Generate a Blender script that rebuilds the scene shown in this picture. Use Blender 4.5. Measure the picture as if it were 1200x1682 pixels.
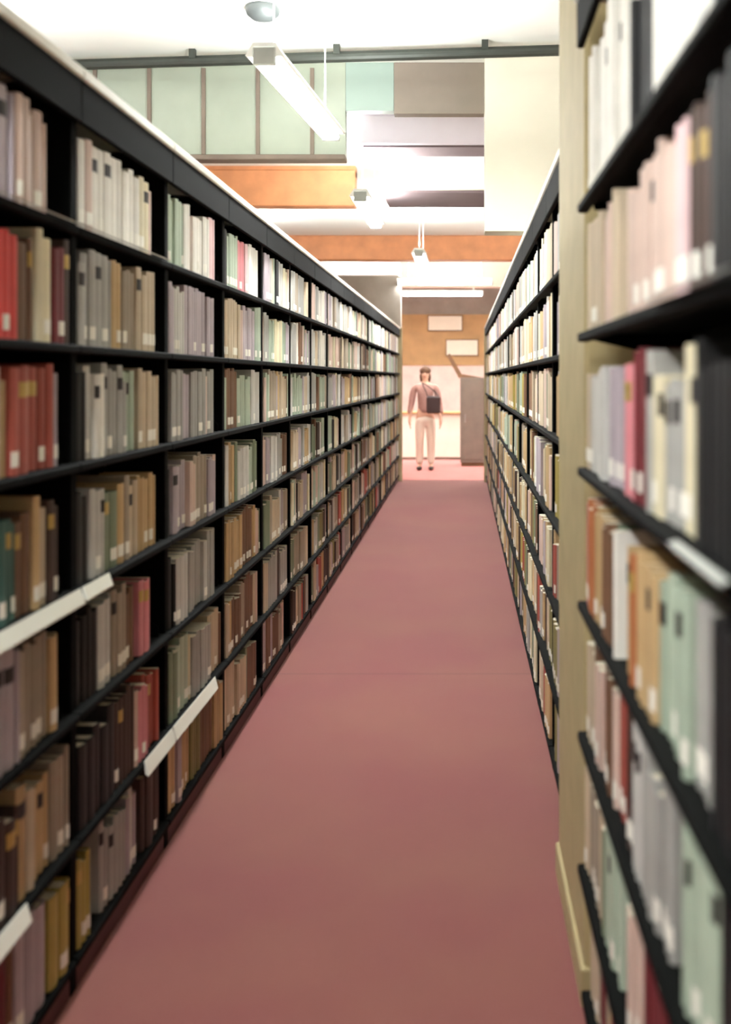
import bpy, math, random
from math import pi, sin, cos, tan, radians
for o in list(bpy.data.objects): bpy.data.objects.remove(o)
scene = bpy.context.scene
C = scene.collection
R = random.Random(7)
# ------------------------------------------------------------------ camera
F = 1818.0; VX, VY = 760.0, 622.0; EYE = 1.6
cam = bpy.data.cameras.new('camera'); cam_ob = bpy.data.objects.new('camera', cam); C.objects.link(cam_ob)
cam.sensor_fit = 'HORIZONTAL'; cam.sensor_width = 36; cam.lens = F/1200*36
cam.shift_x = (600-VX)/1200; cam.shift_y = (VY-841)/1200
cam_ob.location = (0, 0, EYE); cam_ob.rotation_euler = (pi/2, 0, 0)
cam.clip_start = .02
cam.dof.use_dof = True; cam.dof.focus_distance = 6.5; cam.dof.aperture_fstop = 2.8
scene.camera = cam_ob
# ------------------------------------------------------------------ world, exposure
w = bpy.data.worlds.new('world'); scene.world = w; w.use_nodes = True
w.node_tree.nodes['Background'].inputs[0].default_value = (.9, .95, 1, 1)
w.node_tree.nodes['Background'].inputs[1].default_value = .3
scene.view_settings.view_transform = 'Standard'; scene.view_settings.look = 'None'
scene.view_settings.gamma = 1; scene.view_settings.use_curve_mapping = False
scene.view_settings.exposure = 0.83
TUBE = 26.0          # emission strength of the fluorescent tubes
DOWN = 34.0          # watts of each fixture's down-light
UP = 50.0
# ------------------------------------------------------------------ materials
def lin(c):
    return tuple((x/255/12.92 if x/255 <= .04045 else ((x/255+.055)/1.055)**2.4) for x in c) + (1,)
MATS = {}
def mat(name, rgb, rough=.6, metal=0, var=0, noise=0, nscale=20, bump=0, emit=0, spec=.5, detail=3):
    m = bpy.data.materials.new(name); m.use_nodes = True; nt = m.node_tree
    b = nt.nodes['Principled BSDF']; b.inputs['Base Color'].default_value = lin(rgb)
    b.inputs['Roughness'].default_value = rough; b.inputs['Metallic'].default_value = metal
    b.inputs['Specular IOR Level'].default_value = spec
    out = None
    if noise or bump:
        tc = nt.nodes.new('ShaderNodeTexCoord'); n = nt.nodes.new('ShaderNodeTexNoise')
        n.inputs['Scale'].default_value = nscale; n.inputs['Detail'].default_value = detail
        nt.links.new(tc.outputs['Object'], n.inputs['Vector'])
    if noise or var:
        hsv = nt.nodes.new('ShaderNodeHueSaturation'); hsv.inputs['Color'].default_value = lin(rgb)
        val = None
        if noise:
            mr = nt.nodes.new('ShaderNodeMapRange'); mr.inputs[1].default_value = .3; mr.inputs[2].default_value = .7
            mr.inputs[3].default_value = 1-noise; mr.inputs[4].default_value = 1+noise
            nt.links.new(n.outputs['Fac'], mr.inputs[0]); val = mr.outputs[0]
        if var:
            g = nt.nodes.new('ShaderNodeNewGeometry'); oi = nt.nodes.new('ShaderNodeObjectInfo')
            ad = nt.nodes.new('ShaderNodeMath'); ad.operation = 'ADD'
            nt.links.new(g.outputs['Random Per Island'], ad.inputs[0]); nt.links.new(oi.outputs['Random'], ad.inputs[1])
            fr = nt.nodes.new('ShaderNodeMath'); fr.operation = 'FRACT'; nt.links.new(ad.outputs[0], fr.inputs[0])
            m2 = nt.nodes.new('ShaderNodeMapRange'); m2.inputs[3].default_value = 1-var; m2.inputs[4].default_value = 1+var
            nt.links.new(fr.outputs[0], m2.inputs[0])
            if val:
                mu = nt.nodes.new('ShaderNodeMath'); mu.operation = 'MULTIPLY'
                nt.links.new(val, mu.inputs[0]); nt.links.new(m2.outputs[0], mu.inputs[1]); val = mu.outputs[0]
            else: val = m2.outputs[0]
        nt.links.new(val, hsv.inputs['Value']); nt.links.new(hsv.outputs[0], b.inputs['Base Color'])
    if bump:
        bp = nt.nodes.new('ShaderNodeBump'); bp.inputs['Strength'].default_value = bump; bp.inputs['Distance'].default_value = .005
        nt.links.new(n.outputs['Fac'], bp.inputs['Height']); nt.links.new(bp.outputs[0], b.inputs['Normal'])
    if emit:
        b.inputs['Emission Color'].default_value = lin(rgb); b.inputs['Emission Strength'].default_value = emit
    MATS[name] = m; return m
mat('ceiling_paint', (240, 242, 236), .9, noise=.02, nscale=3)
mat('wall_paint', (222, 216, 200), .85, noise=.03, nscale=4)
mat('steel_black', (7, 8, 7), .8, 0, noise=.15, nscale=6, spec=.06)
mat('steel_back', (9, 8, 8), .8, spec=.2)
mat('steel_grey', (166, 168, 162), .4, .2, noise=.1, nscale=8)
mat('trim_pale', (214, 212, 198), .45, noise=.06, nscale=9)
mat('strip_white', (236, 238, 226), .5)
mat('column_tan', (170, 154, 112), .7, noise=.07, nscale=9, bump=.2)
mat('panel_tan', (176, 160, 124), .6, noise=.06, nscale=8)
mat('kick_shade_maroon', (70, 26, 24), .6)  # maroon holds the shade at the base and the carpet's reflected red
mat('paper', (214, 204, 180), .9, noise=.08, nscale=60)
mat('orange_wood', (214, 146, 100), .55, noise=.12, nscale=5, bump=.1)
mat('brown_wood', (120, 84, 52), .55, noise=.15, nscale=8)
mat('tan_wood', (178, 140, 92), .6, noise=.12, nscale=3)
mat('glass_grey_green', (160, 168, 152), .35, noise=.08, nscale=3)
mat('panel_teal', (150, 168, 158), .45, noise=.05, nscale=3)
mat('panel_taupe', (134, 122, 110), .6, noise=.08, nscale=4)
mat('beam_cream', (232, 226, 208), .8, noise=.03, nscale=4)
mat('beam_lilac', (238, 232, 246), .8, noise=.03, nscale=4)
mat('shade_mauve', (112, 96, 98), .85, noise=.06, nscale=4)  # mauve tone stands in for the shade under the pale beams
mat('rail_dark', (58, 62, 56), .5, .3, noise=.1, nscale=9)
mat('plastic_grey', (62, 66, 66), .5)
mat('far_pink', (232, 206, 196), .8, noise=.1, nscale=4)
mat('far_grey', (150, 142, 132), .8, noise=.1, nscale=4)
mat('desk_white', (236, 228, 212), .5, noise=.04, nscale=5)
mat('shade_grey_brown', (122, 108, 96), .7, noise=.1, nscale=6)
mat('skin', (205, 160, 135), .6); mat('hair_brown', (92, 62, 40), .7, noise=.2, nscale=60)
mat('top_mauve', (160, 120, 110), .9, noise=.1, nscale=30); mat('trousers_pale', (226, 212, 196), .9)
mat('bag_dark', (46, 22, 20), .6); mat('shoe_dark', (60, 45, 40), .6); mat('eye_dark', (30, 22, 20), .4); mat('lip', (160, 96, 88), .5)
mat('tube', (250, 252, 255), .5, emit=TUBE)
mat('housing', (244, 244, 240), .4)
mat('gold_band', (190, 160, 90), .45, .4); mat('dark_band', (36, 30, 30), .6); mat('call_label', (238, 234, 222), .7)
BOOK = {
 'white': (228, 224, 214), 'cream': (214, 204, 172), 'beige': (196, 178, 152), 'pink beige': (204, 178, 164),
 'taupe': (158, 144, 126), 'grey': (160, 158, 152), 'pale grey': (198, 196, 190), 'lilac grey': (172, 160, 166),
 'pale green': (166, 180, 160), 'sage green': (116, 128, 104), 'teal': (62, 98, 90), 'tan': (186, 156, 112),
 'brown': (112, 80, 58), 'dark brown': (62, 44, 36), 'red': (206, 62, 56), 'dull red': (164, 78, 66), 'maroon': (104, 32, 38),
 'rose pink': (206, 128, 134), 'pale pink': (220, 186, 186), 'orange brown': (172, 104, 62), 'mustard': (166, 148, 74),
 'olive': (128, 120, 72), 'navy': (44, 48, 70), 'black': (17, 16, 17)}  # black is for volumes added to darken empty, shaded shelf gaps
for k, c in BOOK.items(): mat('book_'+k, c, .6, var=.13, noise=.06, nscale=14, bump=.1)

# carpet: wear, pile and one transverse seam
def carpet():
    m = bpy.data.materials.new('carpet'); m.use_nodes = True; nt = m.node_tree; b = nt.nodes['Principled BSDF']
    b.inputs['Roughness'].default_value = .95; b.inputs['Specular IOR Level'].default_value = .2
    b.inputs['Sheen Weight'].default_value = .25
    tc = nt.nodes.new('ShaderNodeTexCoord')
    n1 = nt.nodes.new('ShaderNodeTexNoise'); n1.inputs['Scale'].default_value = 1.3; n1.inputs['Detail'].default_value = 3
    n2 = nt.nodes.new('ShaderNodeTexNoise'); n2.inputs['Scale'].default_value = 260; n2.inputs['Detail'].default_value = 2
    mx = nt.nodes.new('ShaderNodeMix'); mx.data_type = 'RGBA'
    mx.inputs[6].default_value = lin((122, 62, 60)); mx.inputs[7].default_value = lin((126, 72, 63))
    for n in (n1, n2): nt.links.new(tc.outputs['Object'], n.inputs['Vector'])
    mr = nt.nodes.new('ShaderNodeMapRange'); mr.inputs[1].default_value = .35; mr.inputs[2].default_value = .65
    nt.links.new(n1.outputs['Fac'], mr.inputs[0]); nt.links.new(mr.outputs[0], mx.inputs[0])
    sx = nt.nodes.new('ShaderNodeSeparateXYZ'); nt.links.new(tc.outputs['Object'], sx.inputs[0])
    d = nt.nodes.new('ShaderNodeMath'); d.operation = 'SUBTRACT'; d.inputs[1].default_value = 6.0; nt.links.new(sx.outputs['Y'], d.inputs[0])
    a = nt.nodes.new('ShaderNodeMath'); a.operation = 'ABSOLUTE'; nt.links.new(d.outputs[0], a.inputs[0])
    m2 = nt.nodes.new('ShaderNodeMapRange'); m2.inputs[1].default_value = 0; m2.inputs[2].default_value = .03
    m2.inputs[3].default_value = .8; m2.inputs[4].default_value = 1; nt.links.new(a.outputs[0], m2.inputs[0])
    m3 = nt.nodes.new('ShaderNodeMapRange'); m3.inputs[3].default_value = .85; m3.inputs[4].default_value = 1.15
    nt.links.new(n2.outputs['Fac'], m3.inputs[0])
    mu = nt.nodes.new('ShaderNodeMath'); mu.operation = 'MULTIPLY'; nt.links.new(m2.outputs[0], mu.inputs[0]); nt.links.new(m3.outputs[0], mu.inputs[1])
    h = nt.nodes.new('ShaderNodeHueSaturation'); nt.links.new(mx.outputs[2], h.inputs['Color']); nt.links.new(mu.outputs[0], h.inputs['Value'])
    nt.links.new(h.outputs[0], b.inputs['Base Color'])
    bp = nt.nodes.new('ShaderNodeBump'); bp.inputs['Strength'].default_value = .4; bp.inputs['Distance'].default_value = .004
    nt.links.new(n2.outputs['Fac'], bp.inputs['Height']); nt.links.new(bp.outputs[0], b.inputs['Normal'])
    MATS['carpet'] = m
carpet()
mat('cross_carpet', (178, 112, 106), .95, noise=.05, nscale=3, bump=.2)

# ------------------------------------------------------------------ mesh builder
class MB:
    def __init__(s): s.v = []; s.f = []; s.mi = []; s.smooth = False
    def add(s, vs, fs, mi=0):
        k = len(s.v); s.v += vs; s.f += [tuple(i+k for i in f) for f in fs]; s.mi += [mi]*len(fs)
    def box(s, x0, x1, y0, y1, z0, z1, c=0, mi=0):
        """box with its long edges chamfered by c"""
        if c <= 0:
            vs = [(x, y, z) for z in (z0, z1) for x, y in ((x0, y0), (x1, y0), (x1, y1), (x0, y1))]
            s.add(vs, [(3, 2, 1, 0), (4, 5, 6, 7), (0, 1, 5, 4), (1, 2, 6, 5), (2, 3, 7, 6), (3, 0, 4, 7)], mi); return
        lv = []
        for z, d in ((z0, c), (z0+c, 0), (z1-c, 0), (z1, c)):
            a0, a1, b0, b1 = x0+d, x1-d, y0+d, y1-d; e = c if d == 0 else c*.4
            lv.append([(a0+e, b0, z), (a1-e, b0, z), (a1, b0+e, z), (a1, b1-e, z), (a1-e, b1, z), (a0+e, b1, z), (a0, b1-e, z), (a0, b0+e, z)])
        vs = [p for l in lv for p in l]; fs = [tuple(range(7, -1, -1)), tuple(range(24, 32))]
        for l in range(3):
            for i in range(8): j = (i+1) % 8; fs.append((l*8+i, l*8+j, l*8+8+j, l*8+8+i))
        s.add(vs, fs, mi)
    def prism(s, pts, axis, a, b, mi=0):
        """polygon pts extruded along an axis ('x','y','z') from a to b"""
        def P(p, t):
            return {'x': (t, p[0], p[1]), 'y': (p[0], t, p[1]), 'z': (p[0], p[1], t)}[axis]
        n = len(pts); vs = [P(p, a) for p in pts]+[P(p, b) for p in pts]
        s.add(vs, [tuple(range(n-1, -1, -1)), tuple(range(n, 2*n))]+[(i, (i+1) % n, n+(i+1) % n, n+i) for i in range(n)], mi)
    def tube(s, p, q, r, n=10, r2=None, mi=0):
        from mathutils import Vector as V
        p = V(p); q = V(q); d = (q-p).normalized(); u = d.orthogonal().normalized(); v = d.cross(u); r2 = r if r2 is None else r2
        vs = [tuple(p+(u*cos(2*pi*i/n)+v*sin(2*pi*i/n))*r) for i in range(n)]+[tuple(q+(u*cos(2*pi*i/n)+v*sin(2*pi*i/n))*r2) for i in range(n)]
        s.add(vs, [tuple(range(n-1, -1, -1)), tuple(range(n, 2*n))]+[(i, (i+1) % n, n+(i+1) % n, n+i) for i in range(n)], mi)
    def lathe(s, prof, n=20, c=(0, 0, 0), mi=0):
        vs = [(c[0]+r*cos(2*pi*i/n), c[1]+r*sin(2*pi*i/n), c[2]+z) for r, z in prof for i in range(n)]
        fs = [(k*n+i, k*n+(i+1) % n, (k+1)*n+(i+1) % n, (k+1)*n+i) for k in range(len(prof)-1) for i in range(n)]
        fs += [tuple(range(n-1, -1, -1)), tuple(range((len(prof)-1)*n, len(prof)*n))]; s.add(vs, fs, mi)
    def ell(s, c, r, n=14, m=9, mi=0):
        prof = [(max(1e-4, sin(pi*k/m)), -cos(pi*k/m)) for k in range(m+1)]
        k0 = len(s.v); s.lathe(prof, n, (0, 0, 0), mi)
        for i in range(k0, len(s.v)): x, y, z = s.v[i]; s.v[i] = (c[0]+x*r[0], c[1]+y*r[1], c[2]+z*r[2])
    def mesh(s, name, mats):
        me = bpy.data.meshes.new(name); me.from_pydata(s.v, [], s.f)
        for m in (mats if isinstance(mats, (list, tuple)) else [mats]): me.materials.append(MATS[m])
        me.polygons.foreach_set('material_index', s.mi)
        if s.smooth: me.polygons.foreach_set('use_smooth', [True]*len(s.f))
        me.update(); return me
    def build(s, name, mats, parent=None, loc=None, rot=None):
        import bmesh
        me = s.mesh(name, mats)
        bm = bmesh.new(); bm.from_mesh(me); bmesh.ops.recalc_face_normals(bm, faces=bm.faces); bm.to_mesh(me); bm.free()
        o = bpy.data.objects.new(name, me); C.objects.link(o)
        if parent: o.parent = parent
        if loc: o.location = loc
        if rot: o.rotation_euler = rot
        return o
def tag(o, label=None, cat=None, group=None, kind=None):
    if label: o['label'] = label
    if cat: o['category'] = cat
    if group: o['group'] = group
    if kind: o['kind'] = kind
    return o
def empty(name, loc, label, cat, group=None, rz=0):
    o = bpy.data.objects.new(name, None); C.objects.link(o); o.location = loc; o.rotation_euler = (0, 0, rz); o.empty_display_size = .1
    return tag(o, label, cat, group)
def copy_tree(o, parent=None):
    c = o.copy(); C.objects.link(c); c.parent = parent
    for ch in list(o.children): copy_tree(ch, c)
    return c
def struct(name, m, mats, label=None):
    o = m.build(name, mats); o['kind'] = 'structure'
    if label: o['label'] = label
    return o
ORD = ['', 'first', 'second', 'third', 'fourth', 'fifth', 'sixth', 'seventh', 'eighth', 'ninth', 'tenth', 'eleventh', 'twelfth', 'thirteenth',
       'fourteenth', 'fifteenth', 'sixteenth', 'seventeenth', 'eighteenth', 'nineteenth', 'twentieth'] + ['twenty-'+x for x in
       ['first', 'second', 'third', 'fourth', 'fifth', 'sixth', 'seventh', 'eighth', 'ninth']]
for tens in ('thirt', 'fort', 'fift', 'sixt'):
    ORD.append(tens+'ieth'); ORD += [tens+'y-'+x for x in ORD[1:10]]
# ------------------------------------------------------------------ room shell
CEIL = 3.7; YE = 25.0; YB = -4.0; XL = -5.2; XR = 4.6
m = MB(); m.box(XL, XR, YB, 17.45, -.1, 0); struct('floor', m, 'carpet', 'dusty red carpet down the aisle')
m = MB(); m.box(XL, XR, 17.45, YE+.2, -.1, 0.002); struct('trim_1', m, 'cross_carpet', 'paler pink floor beyond the shelves')
m = MB(); m.box(XL, XR, YB, YE+.2, CEIL, CEIL+.1); struct('ceiling', m, 'ceiling_paint', 'white ceiling')
m = MB(); m.box(XL-.1, XL, YB, YE+.2, 0, CEIL); struct('wall_left', m, 'wall_paint')
m = MB(); m.box(XR, XR+.1, YB, YE+.2, 0, CEIL); struct('wall_right', m, 'wall_paint')
m = MB(); m.box(XL, XR, YB-.1, YB, 0, CEIL); struct('wall_back', m, 'wall_paint')
m = MB(); m.box(XL, XR, YE, YE+.1, 0, 1.9); struct('wall_far', m, 'far_pink', 'pale pink lower part of the far wall')
m = MB(); m.box(XL, XR, YE-.03, YE+.1, 1.9, 3.05)
for i in range(40): m.box(XL+i*.25, XL+i*.25+.02, YE-.045, YE-.03, 1.9, 3.05)
struct('trim_2', m, 'tan_wood', 'tan boarding on the upper far wall')
m = MB(); m.box(XL, XR, YE, YE+.1, 3.05, CEIL); struct('trim_3', m, 'far_grey', 'grey band above the tan boarding')
# cream square column between the two right-hand ranges
m = MB(); m.box(.31, .72, 2.82, 3.58, 0, CEIL, .012); m.box(.30, .73, 2.81, 3.59, 0, .10, .005)
struct('trim_4', m, 'column_tan', 'tan painted column between the right shelf ranges')

# transverse bulkhead of panels hung under the ceiling
bz = MB(); bz.box(-3.6, -.78, 7.35, 7.45, 3.08, CEIL); o = struct('trim_5', bz, 'glass_grey_green', 'grey green panels hung under the ceiling')
for i, x in enumerate((-2.9, -2.44, -2.08, -1.72, -1.36, -1.0)):
    mm = MB(); mm.box(x-.013, x+.013, 7.335, 7.352, 3.08, 3.66); mm.build('mullion', 'shade_grey_brown', o)
mm = MB(); mm.box(-3.6, -.78, 7.32, 7.46, 3.05, 3.085, .005); mm.build('bottom_rail', 'shade_grey_brown', o)
m = MB(); m.box(-.778, -.46, 7.35, 7.45, 3.38, CEIL); struct('trim_6', m, 'panel_teal', 'pale teal panel beside the grey green ones')
m = MB(); m.box(-.458, .14, 7.35, 7.45, 3.36, CEIL); struct('trim_7', m, 'panel_taupe', 'taupe panel in the ceiling bulkhead')
m = MB(); m.box(.142, 3.2, 7.2, 7.42, 2.56, CEIL); struct('trim_8', m, 'beam_cream', 'cream bulkhead dropping low over the right range')
# downstand beams further back
m = MB(); m.box(-.80, .40, 8.6, 9.0, 3.42, 3.65, .01); m.box(-.78,.38,8.62,8.98,3.63,CEIL); o = struct('trim_9', m, 'beam_lilac', 'lilac white cross beam')
m = MB(); m.box(-.78, .38, 8.63, 9.0, 3.405, 3.42); m.build('soffit_shade', 'shade_mauve', o)  # thin panel, the beam's underside shade put into its colour
m = MB(); m.box(-.74, 1.2, 9.9, 10.8, 3.29, CEIL, .01); o = struct('trim_10', m, 'beam_cream', 'cream cross beam')
m = MB(); m.box(-.72, 1.18, 9.93, 10.8, 3.27, 3.29); m.build('soffit_shade', 'shade_mauve', o)  # shaded underside of the cream beam, painted as a mauve panel
m = MB(); m.box(-3.9, -1.06, 10.9, 11.1, 3.30, 3.66, .01); m.box(-3.9, -1.06, 10.92, 11.08, 3.6, CEIL); struct('trim_11', m, 'orange_wood', 'orange wooden beam end at left')
m = MB(); m.box(-3.9, 2.6, 16.2, 16.5, 3.34, CEIL, .01); struct('trim_12', m, 'orange_wood', 'orange wooden beam across the room')
m = MB(); m.box(-1.1, 2.5, 19.6, 19.9, 3.22, CEIL, .01); struct('trim_13', m, 'beam_cream', 'white beam beyond the orange one')
m = MB(); m.box(-3.9, -1.02, 18.2, 18.4, 0, 3.3); struct('wall_partition', m, 'far_grey', 'grey partition beyond the left range')
# dark rail under the ceiling
m = MB(); m.tube((-3.1, 7.22, 3.63), (.62, 6.84, 3.63), .034, 12)
for t in (.12, .37, .62, .87): x = -3.1+3.72*t; m.box(x-.02, x+.02, 7.2-.38*t-.02, 7.2-.38*t+.02, 3.64, CEIL)
m.smooth = False
tag(m.build('ceiling_rail', 'rail_dark'), 'dark thin rail running across below the white ceiling', 'rail')
m = MB(); m.lathe([(.095, 0), (.098, -.02), (.09, -.045), (.06, -.07), (.02, -.08), (.001, -.081)], 24); m.smooth = True
tag(m.build('smoke_detector', 'plastic_grey', loc=(-1.13, 6.25, CEIL)), 'small round grey detector on the white ceiling near the top edge', 'detector')

# ------------------------------------------------------------------ lights
def fixture(first=[None]):
    if first[0]: return copy_tree(first[0])
    t = empty('ceiling_light', (0, 0, 0), 'x', 'ceiling light', 'fluorescent lights hung above the aisle')
    m = MB(); m.prism([(-.05, .05), (-.085, -.005), (-.075, -.012), (.075, -.012), (.085, -.005), (.05, .05)], 'y', -.78, .78)
    m.build('housing', 'housing', t)
    for s in (-1, 1):
        m = MB(); m.tube((s*.035, -.76, -.03), (s*.035, .76, -.03), .016, 10); m.build('tube', 'tube', t)
        m = MB(); m.tube((0, s*.6, .05), (0, s*.6, CEIL-3.03), .005, 8); m.lathe([(.03, -.02), (.03, 0)], 12, (0, s*.6, CEIL-3.03)); m.build('hanger', 'steel_grey', t)
        m = MB(); m.box(-.05, .05, s*.775-.015, s*.775+.015, -.05, .03, .004); m.build('end_cap', 'steel_grey', t)
    for (nm, e, z, rx) in (('down_light', DOWN, -.07, 0), ('up_light', UP, .09, pi)):
        l = bpy.data.lights.new(nm, 'AREA'); l.shape = 'RECTANGLE'; l.size = .14; l.size_y = 1.5; l.energy = e; l.color = (.97, 1, .99)
        lo = bpy.data.objects.new(nm, l); C.objects.link(lo); lo.parent = t; lo.location = (0, 0, z); lo.rotation_euler = (rx, 0, 0)
    first[0] = t; return t
LY = [(-.86, .5, 'over the near aisle, above the picture'),
      (-.82, 5.65, 'largest, hung in front of the grey green panels'), (-.8, 9.4, 'second from the front, left of the cream beam'),
      (-.5, 13.3, 'third from the front, before the long orange beam'), (-.3, 18.2, 'just past the ends of the shelf ranges'), (-.4, 21.4, 'farthest, near the far wall')]
for x, y, txt in LY:
    f = fixture(); f.location = (x, y, 3.03); f['label'] = 'white fluorescent ceiling light, '+txt
    if y == 5.65: f.rotation_euler = (0, 0, -.07)
    if y > 17: f.rotation_euler = (0, 0, pi/2); f.location.z = 3.2 if y < 20 else 3.25
for x, y in ((2.0, 4.6), (2.0, 9.5), (2.0, 14), (-2.9, 5.2), (-2.9, 13.4), (1.6, 21), (-2.2, 21)):
    f = fixture(); f.location = (x, y, 3.03)
    f['label'] = 'white fluorescent ceiling light above the neighbouring %s aisle' % ('right' if x > 0 else 'left'); f['group'] = 'lights over neighbouring aisles'

# ------------------------------------------------------------------ shelving
LV = [1.993, 1.687, 1.381, 1.055, .735, .41, .10]      # shelf heights, top to bottom
TOP = 2.397; D = .27
ROWN = ['top', 'second', 'third', 'fourth', 'fifth', 'sixth', 'bottom']
def shelf_mesh(L, z):
    m = MB(); t = .022
    # folded steel shelf: rounded front lip, flat deck
    m.prism([(0, z-t), (-.004, z-t+.004), (-.004, z-.004), (0, z), (D-.01, z), (D-.01, z-.004), (.02, z-.004), (.02, z-t)], 'y', .003, L-.003)
    return m
def make_bay(L, near_end=0, cz=TOP, lv=LV):
    t = empty('bookshelf', (0, 0, 0), 'x', 'bookshelf')
    m = MB(); m.box(D, D+.012, 0, L, .05, cz-.02); m.build('back_panel', 'steel_back', t)
    for y, th in ((0 if near_end else L-.02, .02), (L-.042 if near_end else 0, .042)):      # the wide upright stands at the end nearer the camera
        m = MB(); m.box(.022 if th > .03 else D-.05, D, y, y+th, 0, cz-.03, .003); m.build('upright', 'steel_black', t)
    for z in lv[:-1]:
        s = shelf_mesh(L, z).build('shelf', 'steel_black', t)
        for y in (.05, L-.053):
            m = MB(); m.prism([(.03, z-.02), (.03, z+.03), (.12, z+.11), (D-.02, z+.14), (D-.02, z-.06), (.16, z-.05)], 'x', 0, 1)
            m.v = [(p[1], y+p[0]*.003, p[2]) for p in m.v]; m.build('bracket', 'steel_black', s)
    m = MB(); m.box(.005, D-.01, .003, L-.003, .078, .10, .003); s = m.build('bottom_shelf', 'steel_black', t)
    m = MB(); m.box(.025, D-.02, .003, L-.003, 0, .078, 0); m.build('base', 'kick_shade_maroon', t)
    c = MB(); c.box(-.003, D, .002, L-.002, cz-.022, cz-.004, 0); c.box(-.006, .012, .002, L-.002, cz-.135, cz-.022, .003)
    c = c.build('canopy', 'steel_black', t)
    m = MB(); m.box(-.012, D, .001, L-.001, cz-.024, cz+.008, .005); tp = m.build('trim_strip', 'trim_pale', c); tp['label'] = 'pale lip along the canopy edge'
    return t
XLA = -.99                                           # aisle faces
def left_pos(o, y0, L): o.location = (XLA, y0+L, 0); o.rotation_euler = (0, 0, pi)
LB = .9
bayL = make_bay(LB, 1); nl = 0
left_bays = [1.06+LB*i for i in range(18)]
for i, y in enumerate(left_bays):
    o = bayL if i == 0 else copy_tree(bayL); left_pos(o, y, LB)
    o['group'] = 'black steel bookshelves of the left range'
    o['label'] = 'black steel bookshelf beside the camera, left of the picture' if i == 0 else 'black steel bookshelf bay, %s from the camera in the left range' % ('nearest' if i == 1 else ORD[i])
LEFT = [o for o in C.objects if o.name.startswith('bookshelf')]
XRN, XRF = .285, .345
RL = [.785, 1.57]; LVN = [2.028, 1.712, 1.383]+LV[3:]
NB = .785
bayN = make_bay(RL[1], cz=2.545, lv=LVN); bayN0 = make_bay(RL[0], cz=2.545, lv=LVN)
right_near = [.365, 1.15]
for i, y in enumerate(right_near):
    o = (bayN0, bayN)[i]; o.location = (XRN, y, 0)
    o['group'] = 'black steel bookshelves before the tan column'
    o['label'] = ['black steel bookshelf beside the camera, right of the picture', 'black steel bookshelf cut by the right edge, before the tan column'][i]
bayF = make_bay(LB); right_far = [3.62+LB*i for i in range(15)]
for i, y in enumerate(right_far):
    o = bayF if i == 0 else copy_tree(bayF); o.location = (XRF, y, 0)
    o['group'] = 'black steel bookshelves beyond the tan column'
    o['label'] = 'black steel bookshelf bay, %s beyond the tan column on the right' % ORD[i+1]
    if i == len(right_far)-1:
        m = MB(); m.box(-.02, D, LB, LB+.03, 0, TOP, .004); m.build('end_panel', 'panel_tan', o)['label'] = 'tan end panel'
# tan end panel of the left range
last = [o for o in C.objects if o.get('label', '').startswith('black steel bookshelf bay, seventeenth')][0]
m = MB(); m.box(-.045, D, -.035, -.002, 0, TOP, .004); m.build('end_panel', 'panel_tan', last)['label'] = 'tan end panel'
def left_child(idx): return [o for o in C.objects if o.get('category') == 'bookshelf' and abs(o.location.x-XLA) < 1e-6 and abs(o.location.y-(left_bays[idx]+LB)) < 1e-6][0]
def strip(bay, row, a, b, h=.045, drop=.004, name='pale_strip', mt='strip_white', lv=LV, lab='white strip clipped to the shelf edge'):
    """pale strip clipped to the lip of one shelf, from a to b metres along the bay's own length"""
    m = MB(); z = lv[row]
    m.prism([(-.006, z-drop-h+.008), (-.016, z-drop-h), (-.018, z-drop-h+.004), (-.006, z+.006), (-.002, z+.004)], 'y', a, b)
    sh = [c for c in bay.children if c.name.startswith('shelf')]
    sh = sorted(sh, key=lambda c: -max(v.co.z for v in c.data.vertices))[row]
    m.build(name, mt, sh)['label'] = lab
strip(left_child(1), 3, .01, .89, .032); strip(left_child(2), 3, .68, .89, .028)  # white strips along parts of these shelf edges
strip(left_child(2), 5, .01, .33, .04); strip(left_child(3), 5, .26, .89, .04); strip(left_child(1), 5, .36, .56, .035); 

GL = dict(name='edge_highlight', mt='steel_grey', lab='grey edge trim standing in for glint')  # grey strips put the light caught on shelf edges into colour
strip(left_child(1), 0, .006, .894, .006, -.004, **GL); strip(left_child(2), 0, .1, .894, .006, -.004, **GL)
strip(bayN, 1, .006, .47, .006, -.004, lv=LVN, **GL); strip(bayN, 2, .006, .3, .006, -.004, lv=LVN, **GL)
# ------------------------------------------------------------------ books
books = []   # side, bay index, row, y0, y1, height, depth, set-back, colour, lean
def add_run(side, bay, row, y0, y1, cols, tmin=.03, tmax=.06, hb=None, hv=.012):
    """fill y0..y1 with volumes; colours change every few volumes, like sets"""
    lv = LVN if side == 'rnear' else LV; gapv = ((2.43 if side == 'rnear' else TOP-.12) if row == 0 else lv[row-1])-lv[row]-.027
    y = y0; cur = R.choice(cols); left = R.randint(1, 4); h0 = hb or min(gapv-.02, R.uniform(.225, .262))
    if row == 0: h0 = hb or R.uniform(.235, .255)
    d0 = R.uniform(.16, .2); base = R.uniform(.012, .03); th = R.uniform(tmin, tmax)
    while y < y1-.012:
        if left == 0:
            cur = R.choice(cols); left = R.randint(1, 5); th = R.uniform(tmin, tmax)
            if not hb: h0 = min(gapv-.02, R.uniform(.215, .265)) if row else R.uniform(.225, .258)
            base = R.uniform(.012, .03)
        t = min(th*R.uniform(.9, 1.1), y1-y)
        if y1-(y+t) < .014: t = y1-y
        if t > .085: t /= 2
        books.append(dict(side=side, bay=bay, row=row, y0=y, y1=y+t, h=min(gapv-.006, h0+R.uniform(-hv, hv)), d=d0, back=base+R.uniform(0, .006), col=cur, lean=0))
        y += t+.0012; left -= 1
PALE = ['pale grey', 'white', 'beige', 'pink beige', 'lilac grey', 'grey', 'pale green', 'cream', 'taupe']
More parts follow.
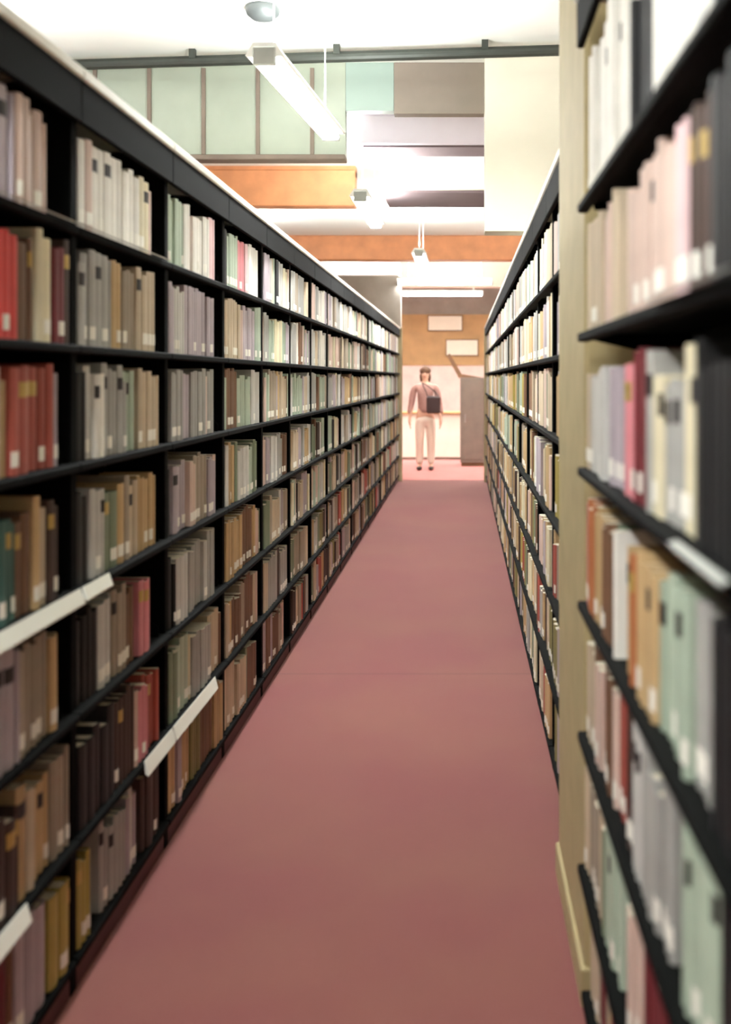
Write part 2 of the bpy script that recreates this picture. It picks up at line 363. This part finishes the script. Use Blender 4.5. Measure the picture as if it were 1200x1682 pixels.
MID = ['taupe', 'grey', 'beige', 'tan', 'lilac grey', 'pale green', 'pale grey', 'pink beige', 'sage green', 'brown', 'cream']
LOW = ['taupe', 'beige', 'tan', 'lilac grey', 'brown', 'grey', 'sage green', 'dull red', 'pink beige', 'dark brown', 'olive']
# nearest left bays, row by row: (start, end, colours)
spec = {
 (1, 0): [(1.97, 2.40, ['pink beige', 'beige']), (2.40, 2.47, ['lilac grey']), (2.485, 2.70, ['pink beige'])],
 (1, 1): [(1.97, 2.3, ['maroon', 'brown']), (2.30, 2.52, ['red']), (2.52, 2.60, ['brown']), (2.61, 2.70, ['cream']), (2.71, 2.79, ['maroon']), (2.79, 2.845, ['maroon', 'dark brown'])],
 (1, 2): [(1.97, 2.46, ['tan', 'pink beige']), (2.46, 2.66, ['dull red']), (2.66, 2.77, ['lilac grey', 'dull red'])],
 (1, 3): [(1.97, 2.50, ['teal']), (2.50, 2.60, ['olive', 'brown']), (2.60, 2.69, ['tan', 'beige']), (2.69, 2.76, ['dark brown'])],
 (1, 4): [(1.97, 2.50, ['navy', 'lilac grey']), (2.50, 2.76, ['taupe', 'tan'])],
 (1, 5): [(1.97, 2.50, ['dark brown', 'taupe']), (2.50, 2.72, ['tan', 'beige']), (2.72, 2.83, ['pale green', 'taupe'])],
 (1, 6): [(1.97, 2.50, ['maroon', 'brown']), (2.50, 2.68, ['lilac grey']), (2.70, 2.85, ['olive', 'mustard'])],
 (2, 0): [(2.92, 3.62, ['white', 'white', 'pale grey', 'pink beige', 'cream'])],
 (2, 1): [(2.91, 3.22, ['taupe', 'grey']), (3.22, 3.61, ['beige', 'taupe', 'tan'])],
 (2, 2): [(2.97, 3.10, ['pale grey', 'white']), (3.10, 3.30, ['pale grey', 'grey']), (3.30, 3.42, ['pale green']), (3.45, 3.64, ['pink beige', 'beige'])],
 (2, 3): [(3.0, 3.12, ['pale grey', 'white']), (3.12, 3.25, ['taupe', 'sage green']), (3.25, 3.66, ['tan', 'taupe', 'beige'])],
 (2, 4): [(3.07, 3.2, ['grey', 'pale grey']), (3.2, 3.42, ['brown', 'taupe']), (3.44, 3.56, ['rose pink'])],
 (2, 5): [(3.2, 3.38, ['dark brown', 'navy']), (3.38, 3.52, ['rose pink', 'pink beige']), (3.52, 3.66, ['dull red', 'maroon'])],
 (2, 6): [(2.9, 3.0, ['mustard', 'olive']), (3.10, 3.45, ['grey', 'lilac grey', 'pale grey']), (3.5, 3.7, ['dark brown'])],
 (3, 0): [(3.83, 4.0, ['pale green', 'pale grey']), (4.0, 4.48, ['rose pink', 'pale pink', 'white', 'pale pink'])],
 (3, 1): [(3.83, 4.5, ['pink beige', 'lilac grey', 'pale grey'])],
 (3, 2): [(3.83, 4.52, ['lilac grey', 'grey', 'pink beige'])],
 (3, 3): [(3.86, 4.55, ['lilac grey', 'taupe', 'pink beige'])],
 (3, 4): [(3.88, 4.50, ['taupe', 'grey', 'rose pink', 'pale grey'])],
 (4, 0): [(4.76, 5.0, ['pale green']), (5.0, 5.2, ['rose pink', 'pale pink']), (5.2, 5.5, ['white'])],
}
for bi, y in enumerate(left_bays):
    for row in range(7):
        key = (bi, row)
        if key in spec:
            for a, b, cols in spec[key]: add_run('left', bi, row, a, b, cols)
            if spec[key][0][0]-y > .09: add_run('left', bi, row, y+.044, spec[key][0][0]-.003, ['black'])  # added black volumes stand in for the dark empty gap
        else:
            cols = (PALE, PALE+MID, MID, MID, MID, LOW+MID, LOW)[row]
            g0 = .044; g1 = R.choice([.02, .03, .06, .12, .17])
            a, b = y+g0, y+LB-g1
            if R.random() < .35:
                c = R.uniform(a+.2, b-.2); add_run('left', bi, row, a, c-.04, cols); add_run('left', bi, row, c-.04, c+.04, ['black', 'dark brown']); add_run('left', bi, row, c+.04, b, cols)  # dark volumes in place of a shaded gap within the run
            else: add_run('left', bi, row, a, b, cols)
rs = {
 0: [(1.24, 1.62, ['white', 'pale grey']), (1.80, 1.925, ['white', 'pale grey']), (1.98, 2.70, ['white', 'white', 'cream'])],
 1: [(1.27, 1.38, ['brown', 'dark brown']), (1.38, 1.92, ['pink beige', 'pale pink']), (1.98, 2.70, ['pink beige', 'beige', 'beige'])],
 2: [(1.37, 1.68, ['pale green', 'beige', 'grey', 'cream']), (1.70, 1.8, ['maroon']), (1.80, 1.92, ['rose pink', 'maroon', 'lilac grey']), (1.98, 2.15, ['lilac grey']), (2.15, 2.42, ['pale pink', 'pale grey']), (2.42, 2.70, ['brown', 'beige', 'cream'])],
 3: [(1.25, 1.6, ['pale grey', 'pale green', 'grey']), (1.6, 1.92, ['orange brown', 'dull red', 'brown', 'tan']), (1.98, 2.0, ['white']), (2.0, 2.2, ['brown', 'sage green']), (2.2, 2.70, ['orange brown', 'tan', 'rose pink'])],
 4: [(1.25, 1.45, ['sage green', 'pale green']), (1.5, 1.72, ['dark brown', 'grey']), (1.72, 1.82, ['pale green', 'pale grey']), (1.84, 1.92, ['dark brown']), (1.98, 2.70, ['pink beige', 'dull red', 'beige', 'brown'])],
 5: [(1.38, 1.5, ['lilac grey']), (1.5, 1.65, ['maroon', 'dull red']), (1.65, 1.92, ['maroon', 'pink beige', 'dark brown']), (1.98, 2.2, ['sage green', 'pale green', 'taupe']), (2.2, 2.70, ['taupe', 'beige', 'olive'])],
 6: [(1.38, 1.6, ['navy', 'maroon']), (1.6, 1.92, ['maroon', 'rose pink', 'dark brown']), (1.98, 2.70, ['taupe', 'maroon', 'beige', 'tan'])],
}
for row, runs in rs.items():
    runs = [(a*1.085, min(2.70, b*1.085), c) for a, b, c in runs]
    add_run('rnear', 1, row, 1.194, runs[0][0]-.003, ['black'], .022, .045)  # black filler volumes imitate the shaded empty end of the shelf
    prev = None
    for a, b, cols in runs:
        if b-a < .02: continue
        if prev and a-prev > .1: add_run('rnear', 1, row, prev+.002, a-.002, ['black'], .03, .045)  # wide gaps get black filler volumes so they stay dark
        add_run('rnear', 1, row, a, b, cols, .022, .045, .335 if row == 0 else None); prev = b
    add_run('rnear', 0, row, .43, .95, MID)
for bi, y in enumerate(right_far):
    for row in range(7):
        cols = (PALE, PALE+['tan'], MID+['tan', 'mustard', 'orange brown', 'tan'], MID+['tan', 'olive', 'tan', 'mustard'], LOW+['tan', 'mustard', 'tan', 'cream'], LOW+['tan', 'cream', 'tan', 'mustard'], LOW+['tan', 'cream'])[row]
        g1 = R.choice([.02, .03, .06, .12, .18]); add_run('rfar', bi, row, y+.044, y+LB-g1, cols)
# a few end volumes lean on their neighbours
from collections import defaultdict
rows = defaultdict(list)
for b in books: rows[(b['side'], b['bay'], b['row'])].append(b)
for k, L in rows.items():
    L.sort(key=lambda b: b['y0'])
    for i, b in enumerate(L): b['n'] = len(L)-i
    st = {'left': left_bays, 'rnear': right_near, 'rfar': right_far}[k[0]][k[1]]
    room = L[0]['y0']-st-.045
    if room > .075 and R.random() < .4 and len(L) > 2 and not (k[0] == 'left' and k[1] <= 2):
        a = min(.22, (room-.04)/L[0]['h']); L[0]['lean'] = a; sh = L[0]['h']*sin(a)+.001; L[0]['y0'] -= sh; L[0]['y1'] -= sh
def lvl(b): return (LVN if b['side'] == 'rnear' else LV)[b['row']]
def face_x(b):
    return {'left': (XLA, -1), 'rnear': (XRN, 1), 'rfar': (XRF, 1)}[b['side']]
def shown(b):
    X, s = face_x(b); Y = (b['y0']+b['y1'])/2; x = VX+F*X/Y; z = lvl(b)
    ya = VY-F*(z+b['h']-EYE)/Y; yb = VY-F*(z-EYE)/Y
    if Y < 1 or x < 4 or x > 1196: return 0
    vis = max(0, min(yb, 1682)-max(ya, 0))
    if b['side'] == 'rfar' and x > 914: return 0
    return abs(F*X*(b['y1']-b['y0'])/Y**2)*vis
cand = sorted(books, key=lambda b: -shown(b)); chosen = [b for b in cand[:300] if shown(b) > 0]
ids = set(id(b) for b in chosen)
NS = 6
def outline(t, w):
    sp = [(-.006*(1-(2*i/NS-1)**2), -t/2+t*i/NS) for i in range(NS+1)]
    return sp, [(w, t/2), (w, -t/2)]
def place(b):
    X, s = face_x(b); return X+s*b['back'], s
SN = {1: 'nearest', 2: 'second', 3: 'third', 4: 'fourth', 5: 'fifth', 6: 'sixth'}
for b in chosen:
    t = b['y1']-b['y0']-.001; w_ = b['d']; h = b['h']; sp, tail = outline(t, w_)
    e = .0028
    inner = [(x+e*1.3, y*(t-2*e)/t) for x, y in sp]
    m = MB(); n = NS+1
    out = [(w_, -t/2)]+sp+[(w_, t/2)]; inn = [(w_, -t/2+e)]+inner+[(w_, t/2-e)]
    k = len(out); vs = []
    for z, g in ((0, .001), (.002, 0), (h-.002, 0), (h, .001)):
        vs += [(x, y*(1-g/t*2), z) for x, y in out]
    base = len(vs)
    vs += [(x, y, 0) for x, y in inn]+[(x, y, h) for x, y in inn]
    fs = []
    for l in range(3):
        for i in range(k-1): fs.append((l*k+i, l*k+i+1, (l+1)*k+i+1, (l+1)*k+i))
    for i in range(k-1):
        fs.append((base+i+1, base+i, base+k+i, base+k+i+1)); fs.append((i+1, i, base+i, base+i+1)); fs.append((3*k+i, 3*k+i+1, base+k+i+1, base+k+i))
    fs.append((0, k, 2*k, 3*k, base+k, base)); fs.append((k-1, base+k-1, base+2*k-1, 4*k-1, 3*k-1, 2*k-1))
    m.add(vs, fs)
    cover = m.build('book', 'book_'+b['col'])
    X, s = place(b); yc = (b['y0']+b['y1'])/2; z = lvl(b)+.0006
    cover.location = (X, yc, z); cover.rotation_euler = (0, 0, 0 if s > 0 else pi)
    if b['lean']:
        a = b['lean']; cover.rotation_euler = (-a*s, 0, cover.rotation_euler.z)
        cover.location = (X, yc, z+t/2*sin(a))
    p = MB(); p.box(.001+e*1.3, w_-.004, -t/2+e+.0002, t/2-e-.0002, .004, h-.005); p.build('pages', 'paper', cover)
    kind = R.random() if b['col'] != 'black' else .9  # black gap fillers stay plain
    def band(z0, z1, mt, nm, inset=.0):
        q = MB(); o1 = .0012; pts = [(x-o1, y*(1-inset)) for x, y in sp]
        q.prism(pts+[(pts[-1][0]+.0006, pts[-1][1]), (pts[0][0]+.0006, pts[0][1])] if False else pts+[(x+.0008, y) for x, y in reversed(pts)], 'z', z0, z1); q.build(nm, mt, cover)
    if kind < .42: band(.02, .055, 'call_label', 'call_number_label', .12)
    elif kind < .7:
        band(h*.72, h*.72+.035, 'dark_band' if b['col'] in ('white', 'cream', 'beige', 'pink beige', 'pale grey', 'tan', 'pale pink', 'grey', 'pale green', 'lilac grey', 'taupe') else 'gold_band', 'title_band', .04)
    size = 'tall' if h > .25 else 'short' if h < .225 else 'mid-height'
    thick = 'thick ' if t > .052 else 'slim ' if t < .03 else ''
    side = 'left' if b['side'] == 'left' else 'right'
    bayw = SN[b['bay']] if b['side'] == 'left' else 'nearest' if b['side'] == 'rnear' else SN.get(b['bay']+2, ORD[b['bay']+2])
    frm = 'right' if side == 'left' else 'left'
    shelfw = {0: 'top shelf', 6: 'bottom shelf'}.get(b['row'], ROWN[b['row']]+' shelf down')
    lab = '%s%s %s book, %s from the %s, %s, %s %s bay' % (thick, size, b['col'], ORD[b['n']], frm, shelfw, bayw, side)  # the black ones are added volumes that darken empty gaps
    if lab.startswith('thick ') or lab.startswith('slim '): lab = thick+lab[len(thick)+len(size)+1:]
    tag(cover, lab, 'book', 'books on the %s shelves' % side)
# all remaining volumes, smaller in the picture
names = list(BOOK); mi = {c: i for i, c in enumerate(names)}
m = MB(); PG = len(names)
for b in books:
    if id(b) in ids: continue
    t = b['y1']-b['y0']-.001; w_ = b['d']; h = b['h']; z = lvl(b)+.0006; X, s = place(b); yc = (b['y0']+b['y1'])/2
    sp = [(0, -t/2), (-.005, -t/6), (-.005, t/6), (0, t/2)]; pts = sp+[(w_, t/2), (w_, -t/2)]
    k0 = len(m.v); m.prism(pts, 'z', 0, h-.003, mi[b['col']]); m.mi[-7] = PG
    if R.random() < .4 and yc < 12:
        q = [(-.0015, -t/2.4), (-.0064, -t/6), (-.0064, t/6), (-.0015, t/2.4)]; a = .018; c = .05
        m.add([(x, y, a) for x, y in q]+[(x, y, c) for x, y in q], [(0, 1, 5, 4), (1, 2, 6, 5), (2, 3, 7, 6)], PG+1)
    for i in range(k0, len(m.v)):
        x, y, zz = m.v[i]
        if b['lean']: a = b['lean']; y, zz = y*cos(a)+zz*sin(a), zz*cos(a)-y*sin(a)+t/2*sin(a)
        m.v[i] = (X+s*x, yc+y, z+zz)
tag(m.build('book_row', ['book_'+n for n in names]+['paper', 'call_label']), 'rest of the mixed pale and brown books filling the shelves down both sides', 'books', kind='stuff')

# ------------------------------------------------------------------ far end of the room
t = empty('service_desk', (-.62, 21.8, 0.002), 'white desk at the far end, behind the standing person', 'desk')
m = MB(); m.box(-.72, .72, 0, .04, .05, .9, .005); m.build('front_panel', 'desk_white', t)
m = MB(); m.box(-.76, .76, -.04, .65, .9, .94, .008); m.build('desk_top', 'tan_wood', t)
for x in (-.72, .68): m = MB(); m.box(x, x+.04, .041, .6, 0, .9, .004); m.build('side_panel', 'desk_white', t)
m = MB(); m.box(-.7, .7, .01, .03, 0, .05); m.build('plinth', 'shade_grey_brown', t)
t = empty('tall_cabinet', (.12, 20.2, .002), 'tall grey brown cabinet beyond the end of the right range', 'cabinet')
m = MB(); m.box(-.17, .3, 0, .6, .06, 1.62, .008); m.build('body', 'shade_grey_brown', t)
m = MB(); m.box(-.15, .28, .03, .58, 0, .06); m.build('base', 'brown_wood', t)
m = MB(); m.prism([(-.42, 2.02), (-.36, 2.06), (-.13, 1.66), (-.19, 1.60)], 'y', .02, .3); m.prism([(-.17,1.61),(.28,1.61),(-.13,1.68)],'y',.02,.5); m.build('sloping_board', 'brown_wood', t)['label'] = 'brown sloping board'
m = MB(); m.box(-.12, .24, -.012, 0, .12, 1.55, .004); d = m.build('door', 'shade_grey_brown', t)
m = MB(); m.tube((-.08, -.035, .8), (-.08, -.035, .95), .006, 8); m.tube((-.08, -.035, .81), (-.08, -.012, .81), .005, 6); m.tube((-.08, -.035, .94), (-.08, -.012, .94), .005, 6); m.build('handle', 'steel_grey', d)
for (nm, x, z, w_, h, mt, lab) in (('notice_board', -.4, 2.85, .75, .32, 'beam_cream', 'cream board high on the tan boarding of the far wall'),
                                ('notice_board', -.02, 2.3, .7, .34, 'beam_cream', 'cream board on the far wall, above the tall cabinet'),):
    t = empty(nm, (x, YE-.046, z), lab, 'board')
    m = MB(); m.box(-w_/2, w_/2, -.02, 0, -h/2, h/2, .002); m.build('board', mt, t)
    m = MB()
    for a, b_, c, d in ((-w_/2-.02, w_/2+.02, h/2, h/2+.02), (-w_/2-.02, w_/2+.02, -h/2-.02, -h/2), (-w_/2-.02, -w_/2, -h/2, h/2), (w_/2, w_/2+.02, -h/2, h/2)): m.box(a, b_, -.03, 0, c, d)
    m.build('frame', 'brown_wood', t)

# ------------------------------------------------------------------ distant person
def skin(name, nodes, edges, mt, parent, sub=2):
    me = bpy.data.meshes.new(name); me.from_pydata([n[:3] for n in nodes], edges, []); me.materials.append(MATS[mt])
    o = bpy.data.objects.new(name, me); C.objects.link(o); o.parent = parent
    md = o.modifiers.new('skin', 'SKIN'); md.use_smooth_shade = True
    me.skin_vertices or None
    if not me.skin_vertices:
        bpy.context.view_layer.update()
    sv = me.skin_vertices[0].data if me.skin_vertices else None
    if sv is None:
        bpy.context.view_layer.objects.active = o; bpy.ops.mesh.customdata_skin_add(); sv = me.skin_vertices[0].data
    for i, n in enumerate(nodes):
        r = n[3]; sv[i].radius = (r, r) if not isinstance(r, tuple) else r
    sv[0].use_root = True
    s = o.modifiers.new('sub', 'SUBSURF'); s.levels = sub; s.render_levels = sub
    return o
P = empty('person', (-.66, 19.4, .002), 'person with brown hair, mauve top and pale trousers standing far off at the aisle end', 'person')
N = [(0, 0, .98, .12), (0, 0, 1.12, .115), (0, 0, 1.3, .13), (0, .01, 1.46, .11), (0, .01, 1.53, .055), (0, 0, 1.60, .06), (0, -.005, 1.66, .078), (0, 0, 1.74, .07)]
E = [(i, i+1) for i in range(7)]
def limb(lst, root):
    for i, p in enumerate(lst): N.append(p); E.append((root if i == 0 else len(N)-2, len(N)-1))
    return len(N)-1
wr = {}
for s in (-1, 1):
    limb([(s*.09, 0, .9, .095), (s*.1, -.01, .5, .06), (s*.1, .02, .3, .05), (s*.1, .03, .09, .036), (s*.105, -.06, .035, .035), (s*.11, -.14, .025, .028)], 0)
for s in (-1, 1):
    hx = s*.27; hy = -.06
    e = limb([(s*.13, 0, 1.44, .06), (s*.2, 0, 1.42, .055), (s*.235, .02, 1.13, .04), (hx, -.04, .9, .026), (hx, hy, .84, .03)], 3)
    for k, (dx, L) in enumerate(((-.024, .075), (-.008, .085), (.008, .08), (.024, .065))):
        limb([(hx, hy+dx, .80, .010), (hx-s*.008, hy+dx*1.1, .80-L*.5, .009), (hx-s*.02, hy+dx*1.1, .80-L, .007)], e)
    limb([(hx-s*.01, hy-.035, .82, .010), (hx-s*.02, hy-.045, .785, .008)], e)
skin('body', N, E, 'skin', P)
skin('top', [(0, 0, .95, .145), (0, 0, 1.12, .135), (0, 0, 1.3, .15), (0, .01, 1.45, .125), (0, .01, 1.5, .07)]+[(s*x, y, z, r) for s in (-1, 1) for x, y, z, r in ((.14, 0, 1.44, .075), (.2, 0, 1.42, .07), (.25, .02, 1.13, .055), (.285, -.02, .98, .043))],
     [(0, 1), (1, 2), (2, 3), (3, 4), (3, 5), (5, 6), (6, 7), (7, 8), (3, 9), (9, 10), (10, 11), (11, 12)], 'top_mauve', P)
skin('trousers', [(0, 0, .97, .135), (0, 0, .9, .13)]+[(s*x, y, z, r) for s in (-1, 1) for x, y, z, r in ((.095, 0, .82, .105), (.1, -.01, .5, .08), (.1, .02, .28, .072), (.1, .02, .1, .066))],
     [(0, 1), (1, 2), (2, 3), (3, 4), (4, 5), (1, 6), (6, 7), (7, 8), (8, 9)], 'trousers_pale', P)
for s in (-1, 1):
    m = MB(); m.ell((s*.105, -.05, .036), (.05, .13, .034)); m.smooth = True; m.build('shoe', 'shoe_dark', P)
    m = MB(); m.ell((s*.03, -.078, 1.69), (.012, .008, .008), 8, 6); m.smooth = True; m.build('eye', 'eye_dark', P)
    m = MB(); m.ell((s*.082, .0, 1.675), (.012, .02, .032), 8, 6); m.smooth = True; m.build('ear', 'skin', P)
m = MB(); m.ell((0, -.092, 1.665), (.012, .018, .024), 8, 6); m.smooth = True; m.build('nose', 'skin', P)
m = MB(); m.ell((0, -.078, 1.625), (.024, .008, .007), 8, 6); m.smooth = True; m.build('mouth', 'lip', P)
m = MB(); m.smooth = True
m.ell((0, .022, 1.735), (.1, .1, .085), 20, 12); m.ell((0, .055, 1.62), (.095, .06, .13), 18, 10); m.ell((.07, .03, 1.64), (.03, .06, .1)); m.ell((-.07, .03, 1.64), (.03, .06, .1)); m.build('hair', 'hair_brown', P)
t = empty('shoulder_bag', (-.66+.15, 19.1, 1.0), 'small dark bag held at the side of the standing person', 'bag')
m = MB(); m.box(-.12, .12, -.05, .05, 0, .3, .025); m.build('bag_body', 'bag_dark', t)
m = MB(); pts = [(-.1, 0, .28), (-.12, 0, .36), (-.17, .05, .46), (-.2, .1, .53), (-.14, .14, .5), (.02, .08, .38), (.1, 0, .28)]
for a, b_ in zip(pts, pts[1:]): m.tube(a, b_, .009, 6)
m.build('strap', 'bag_dark', t)
